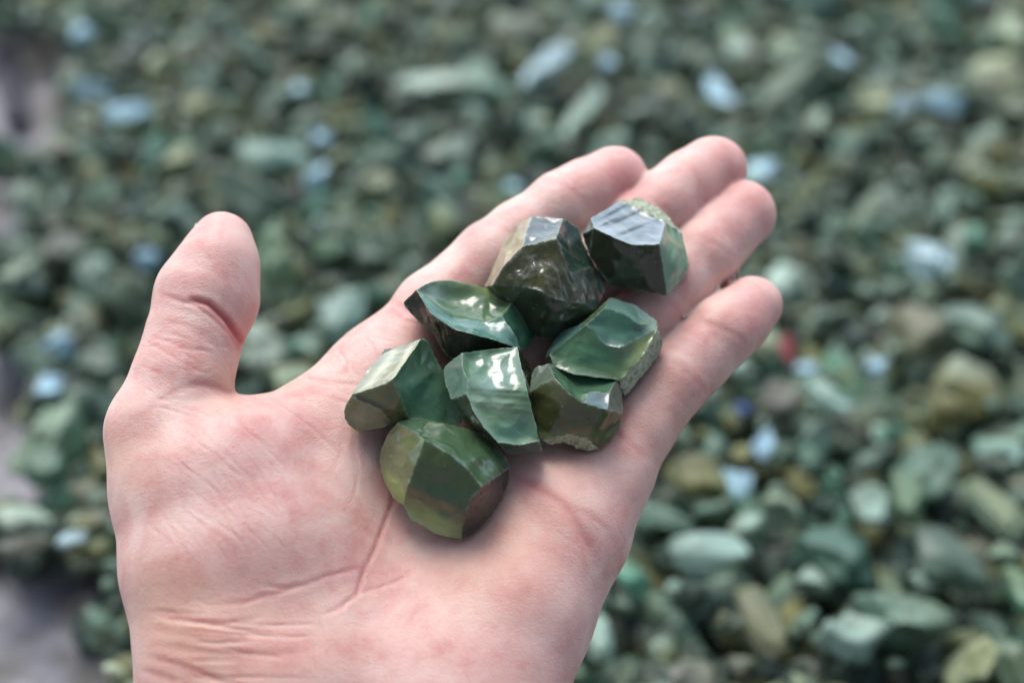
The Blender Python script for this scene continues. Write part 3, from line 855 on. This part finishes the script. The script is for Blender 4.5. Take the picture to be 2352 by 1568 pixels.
    bm.normal_update()
    for e in bm.edges:
        if len(e.link_faces) == 2:
            a, b = [ids[f.index] for f in e.link_faces]
            if a != b and e.calc_face_angle(0) > math.radians(14): e.smooth = False
    bmesh.ops.recalc_face_normals(bm, faces=bm.faces)
    ori = [f.normal.copy() for f in bm.faces]
    bm.to_mesh(me)
    loops_v = np.empty(len(me.loops), np.int32); me.loops.foreach_get('vertex_index', loops_v)
    loop_id = np.repeat(np.array(ids), 3)
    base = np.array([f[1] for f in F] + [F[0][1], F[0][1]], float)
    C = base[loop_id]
    xx, yy = px(P); vx, vy = xx[loops_v], yy[loops_v]
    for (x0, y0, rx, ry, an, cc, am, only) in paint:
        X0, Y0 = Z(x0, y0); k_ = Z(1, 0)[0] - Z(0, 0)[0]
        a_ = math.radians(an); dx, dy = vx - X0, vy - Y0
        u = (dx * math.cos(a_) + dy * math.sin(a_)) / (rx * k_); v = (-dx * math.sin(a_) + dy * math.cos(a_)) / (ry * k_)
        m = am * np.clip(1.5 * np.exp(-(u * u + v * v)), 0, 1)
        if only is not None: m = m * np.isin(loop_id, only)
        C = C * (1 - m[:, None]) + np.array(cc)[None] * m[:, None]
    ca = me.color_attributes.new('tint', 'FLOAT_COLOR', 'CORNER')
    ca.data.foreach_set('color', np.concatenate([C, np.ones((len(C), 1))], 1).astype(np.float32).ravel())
    shp = np.zeros(nvv)
    for e in bm.edges:
        if len(e.link_faces) == 2 and ids[e.link_faces[0].index] != ids[e.link_faces[1].index]:
            an = e.calc_face_angle(0); wv = min(1, max(0, (an - 0.45) / 0.7))
            for v_ in e.verts: shp[v_.index] = max(shp[v_.index], wv)
    shp = shp * np.array([0.35 + 0.65 * min(1, max(0, 0.5 + 1.6 * noise.noise(Vector(p_) * 0.33))) for p_ in P])
    for it in range(2):
        mx = shp.copy(); np.maximum.at(mx, E[:, 0], shp[E[:, 1]] * .9); np.maximum.at(mx, E[:, 1], shp[E[:, 0]] * .9); shp = mx
    ed = np.exp(-(dist / edge_w) ** 2) * shp
    at = me.attributes.new('edge', 'FLOAT', 'POINT'); at.data.foreach_set('value', ed.astype(np.float32))
    bm.free()
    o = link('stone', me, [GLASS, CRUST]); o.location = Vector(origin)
    tag(o, label, 'stone', 'glossy green stones held in the palm')
    return o

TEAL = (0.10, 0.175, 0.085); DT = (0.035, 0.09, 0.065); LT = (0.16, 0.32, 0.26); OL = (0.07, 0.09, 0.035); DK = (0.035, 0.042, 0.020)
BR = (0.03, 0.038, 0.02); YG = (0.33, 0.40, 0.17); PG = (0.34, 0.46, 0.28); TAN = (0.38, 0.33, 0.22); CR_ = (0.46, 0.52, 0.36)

stone('dark stone farthest up on the fingers, with sky reflection painted on striped sky-glint blue top and green side', ZA,
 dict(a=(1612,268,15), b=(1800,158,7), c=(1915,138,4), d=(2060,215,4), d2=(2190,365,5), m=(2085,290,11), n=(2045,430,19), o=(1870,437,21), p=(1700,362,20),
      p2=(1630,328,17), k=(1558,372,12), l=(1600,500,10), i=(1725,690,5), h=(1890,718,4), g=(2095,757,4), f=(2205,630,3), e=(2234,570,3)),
 [('a p2 p o n m b', (0.25,0.31,0.33), -.3), ('b m d2 d c', CR_, .2, 1), ('k p2 a', (0.10,0.12,0.09), 0), ('k l p2', BR, 0),  # first facet: pale sky reflection painted into its colour
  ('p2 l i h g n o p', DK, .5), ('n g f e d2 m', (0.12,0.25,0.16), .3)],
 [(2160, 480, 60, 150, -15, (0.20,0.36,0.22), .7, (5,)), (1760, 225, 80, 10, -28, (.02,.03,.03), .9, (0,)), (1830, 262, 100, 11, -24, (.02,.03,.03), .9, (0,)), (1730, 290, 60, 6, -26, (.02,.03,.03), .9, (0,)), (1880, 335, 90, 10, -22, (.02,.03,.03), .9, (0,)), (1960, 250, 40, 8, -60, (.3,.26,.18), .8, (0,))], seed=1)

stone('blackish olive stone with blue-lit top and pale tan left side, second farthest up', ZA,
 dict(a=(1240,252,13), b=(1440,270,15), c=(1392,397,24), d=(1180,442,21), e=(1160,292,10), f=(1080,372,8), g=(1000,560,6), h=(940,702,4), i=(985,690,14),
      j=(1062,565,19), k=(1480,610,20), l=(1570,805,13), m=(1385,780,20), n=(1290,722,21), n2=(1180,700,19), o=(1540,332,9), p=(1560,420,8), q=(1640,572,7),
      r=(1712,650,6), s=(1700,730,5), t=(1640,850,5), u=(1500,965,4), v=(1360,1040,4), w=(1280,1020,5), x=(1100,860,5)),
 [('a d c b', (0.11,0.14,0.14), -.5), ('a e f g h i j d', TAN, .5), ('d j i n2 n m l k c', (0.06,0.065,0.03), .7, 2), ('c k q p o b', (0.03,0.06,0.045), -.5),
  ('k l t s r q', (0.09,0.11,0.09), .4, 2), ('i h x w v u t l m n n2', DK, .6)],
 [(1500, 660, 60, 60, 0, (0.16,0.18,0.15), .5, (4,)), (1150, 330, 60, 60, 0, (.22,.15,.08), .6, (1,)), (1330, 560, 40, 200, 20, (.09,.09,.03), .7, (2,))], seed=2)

stone('glossy stone with a scooped green top and yellow-green rim, nearest the index finger base', ZA,
 dict(a=(420,803,10), b=(455,768,11), c=(505,718,13), c2=(600,668,11), d=(700,655,10), e=(870,688,9), e2=(1000,722,8), f=(1130,775,10), f2=(1190,845,7), g=(1262,912,5), h=(1258,1010,3), i=(1195,1105,6),
      j=(1162,1092,13), k=(1130,1000,16), l=(1050,885,15), m=(950,925,14), n=(760,895,13), o=(640,830,14), p=(600,872,18), q=(760,975,20), r=(985,1032,19),
      s=(960,1150,6), t=(725,1162,3), u=(680,1120,4), v=(620,1000,5), w=(500,900,7)),
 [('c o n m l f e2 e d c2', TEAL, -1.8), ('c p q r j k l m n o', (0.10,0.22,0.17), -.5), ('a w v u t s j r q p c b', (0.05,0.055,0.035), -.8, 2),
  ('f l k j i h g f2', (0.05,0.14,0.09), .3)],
 [(1000, 728, 240, 36, 20, YG, 1.0, (0,)), (1210, 880, 100, 26, 50, YG, .8, (3,)), (760, 672, 160, 22, 4, PG, .6, (0,)), (620, 730, 80, 60, 0, (.25,.36,.33), .5, (0,))], seed=3)

stone('teal stone with rough pale crust along its outer side, next to the little finger', ZA,
 dict(a=(1740,765,11), b=(1900,820,11), c=(2028,915,11), d=(1920,942,18), e=(1810,862,20), f=(1702,830,19), g=(1710,792,13), h=(1580,940,19), i=(1560,928,13), j=(1430,980,8),
      k=(1330,1110,5), k2=(1320,1165,4), l=(1350,1130,13), m=(1700,1070,17), n=(1800,1085,18), o=(2035,965,14), p=(2062,1060,7), q=(2050,1112,4), r=(1850,1375,3), s=(1820,1392,3),
      t=(1795,1290,13), u=(1830,1265,14), v=(1945,1130,14), w=(1500,1255,15), x=(1380,1205,13)),
 [('a g f e d c b', (0.13,0.24,0.20), -.4), ('g i h f', TEAL, 0), ('i j k k2 l h', (0.12,0.24,0.19), -.2), ('f h m n o c d e', (0.06,0.15,0.10), -.4),
  ('h l x w t u v o n m', TEAL, -.9), ('l k2 x', BR, 0), ('o v u t s r q p', CR_, .3, 1)],
 [(1970, 1040, 50, 200, 38, YG, .9, (4,)), (1640, 1120, 200, 90, 0, (0.06,0.19,0.11), .6, (4,)), (2000, 930, 50, 40, 0, (.3,.38,.25), .5, None)], seed=4)

stone('squarish olive and green stone nearest the thumb, with a pale creamy top edge', ZB,
 dict(a=(600,72,16), a2=(645,92,13), b=(400,355,23), c=(350,388,21), d=(112,465,13), e=(180,360,12), f=(250,250,11), g=(318,190,10), g2=(345,140,7), h=(400,145,9), h2=(490,112,12), i=(692,200,9), j=(742,290,7),
      k=(785,430,5), l=(885,660,1), m=(800,690,0), n=(510,635,9), o=(450,480,18), p=(395,665,7), p2=(340,695,6), q=(150,722,3), r=(90,682,4), s=(55,620,5), t=(60,560,8), u=(140,495,13), v=(300,560,14)),
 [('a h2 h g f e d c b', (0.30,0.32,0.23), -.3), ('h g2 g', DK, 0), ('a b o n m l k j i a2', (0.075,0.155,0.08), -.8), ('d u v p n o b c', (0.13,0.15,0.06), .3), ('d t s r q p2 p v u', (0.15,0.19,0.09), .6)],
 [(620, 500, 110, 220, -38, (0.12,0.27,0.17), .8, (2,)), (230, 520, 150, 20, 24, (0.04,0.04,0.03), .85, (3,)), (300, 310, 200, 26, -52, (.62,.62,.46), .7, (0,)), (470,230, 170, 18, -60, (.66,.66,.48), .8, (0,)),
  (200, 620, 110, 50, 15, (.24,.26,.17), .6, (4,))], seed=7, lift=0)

stone('translucent green stone with rippled glossy face, in the middle of the group', ZB,
 dict(a=(885,172,17), b=(1010,158,15), c=(1065,148,15), d=(1272,130,15), e=(1292,240,18), f=(1342,450,20), g=(1428,790,14), h=(1280,822,15), i=(1130,800,17), j=(1040,700,19),
      k=(960,580,20), l=(912,460,20), m=(920,370,20), n=(882,270,19), o=(750,280,11), o2=(805,228,13), p=(765,390,11), q=(805,500,11), r=(835,570,10), s=(892,655,9), t=(1050,770,8), u=(1170,845,6), v=(1200,882,4), w=(1445,862,5),
      x=(1350,245,5), y=(1372,310,4), z=(1400,600,6)),
 [('a n m l k j i h g f e d c b', (0.15,0.25,0.155), -1.2), ('o p q l m n a o2', (0.17,0.28,0.22), 0), ('q r s t u i j k l', (0.09,0.11,0.07), .3),
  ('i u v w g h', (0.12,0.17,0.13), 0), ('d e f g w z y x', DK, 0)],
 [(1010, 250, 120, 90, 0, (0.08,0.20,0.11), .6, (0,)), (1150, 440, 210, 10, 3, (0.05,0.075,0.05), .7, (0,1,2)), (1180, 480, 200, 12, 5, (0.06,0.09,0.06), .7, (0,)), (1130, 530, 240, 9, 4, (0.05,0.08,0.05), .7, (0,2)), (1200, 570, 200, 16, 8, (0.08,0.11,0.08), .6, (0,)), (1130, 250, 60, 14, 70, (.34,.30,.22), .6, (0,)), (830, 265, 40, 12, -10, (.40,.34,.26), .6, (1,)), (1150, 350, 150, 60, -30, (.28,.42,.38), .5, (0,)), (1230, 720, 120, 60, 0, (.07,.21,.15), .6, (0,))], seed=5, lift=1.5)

stone('saddle-shaped dark olive stone with crumbly pale crust on its lower edge', ZB,
 dict(a=(1370,325,9), b=(1400,270,10), c=(1495,248,12), d=(1528,340,18), e=(1350,452,13), f=(1700,320,9), g=(1850,330,9), h=(1975,342,10), i=(1915,450,16), j=(1900,572,18), k=(1740,528,20), l=(1640,462,20), l2=(1570,400,19),
      m=(2002,410,6), n=(2012,600,7), o=(1982,700,5), p=(1925,790,4), p2=(1835,850,3), q=(1770,782,9), r=(1650,742,10), s=(1430,782,8), t=(1400,690,8), u=(1500,808,4), v=(1600,800,4), w=(1700,845,3), x=(1345,520,9), y=(1770,440,16)),
 [('a e d c b', (0.13,0.17,0.13), .2), ('c d l2 l k y i h g f', (0.07,0.15,0.085), -1.0), ('y k j i', (0.12,0.18,0.17), -.3), ('h i j n m', (0.08,0.13,0.09), .2),
  ('e x t s r q p2 p o n j k l l2 d', (0.07,0.08,0.028), .9), ('s u v w p2 q r', (0.55,0.60,0.38), .3, 1)],
 [(1560, 470, 110, 60, 0, (0.11,0.11,0.05), .6, (4,)), (1600, 760, 200, 40, 0, (.2,.24,.1), .4, (4,))], seed=6, lift=0)

stone('rounded olive green stone lowest in the palm, with yellow-green base and dark right side', ZB,
 dict(a=(430,660,14), b=(505,638,14), c=(600,625,14), d=(775,668,13), e=(955,715,11), f=(1090,800,9), g=(1185,890,8), g2=(1215,975,7), h=(1020,1112,19), i=(925,985,22), j=(800,880,24), k=(620,780,24), k2=(560,735,21),
      l=(560,950,21), m=(502,1100,16), n=(472,1238,7), o=(400,1190,4), p=(340,1080,4), q=(308,960,5), r=(310,870,6), s=(352,760,9), t=(940,1200,17), u=(885,1385,9), v=(882,1478,3), w=(700,1442,3), x=(520,1332,4),
      y=(1210,1080,4), z=(1160,1200,3), z2=(1080,1330,3), z3=(985,1425,3)),
 [('a k2 k j i h g2 g f e d c b', (0.065,0.12,0.06), .5), ('a s r q p o n m l k k2', (0.11,0.15,0.06), .5), ('k l m n x w v u t h i j', (0.065,0.095,0.035), .6),
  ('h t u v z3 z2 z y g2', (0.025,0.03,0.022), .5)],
 [(420, 1140, 60, 130, -30, (0.32,0.42,0.14), .85, (1,)), (640, 1385, 240, 75, 28, (0.30,0.46,0.20), .95, (2,)), (640, 1300, 220, 45, 28, (0.16,0.30,0.09), .7, (2,)), (750, 1180, 170, 70, 10, (0.05,0.11,0.06), .5, (2,)), (370,880,60,90,0,(.05,.065,.03),.5,(1,))], seed=8, lift=0.3)
print('individual pile stones', count_ind, 'stuff', len(stuff), 'hand verts', nv)
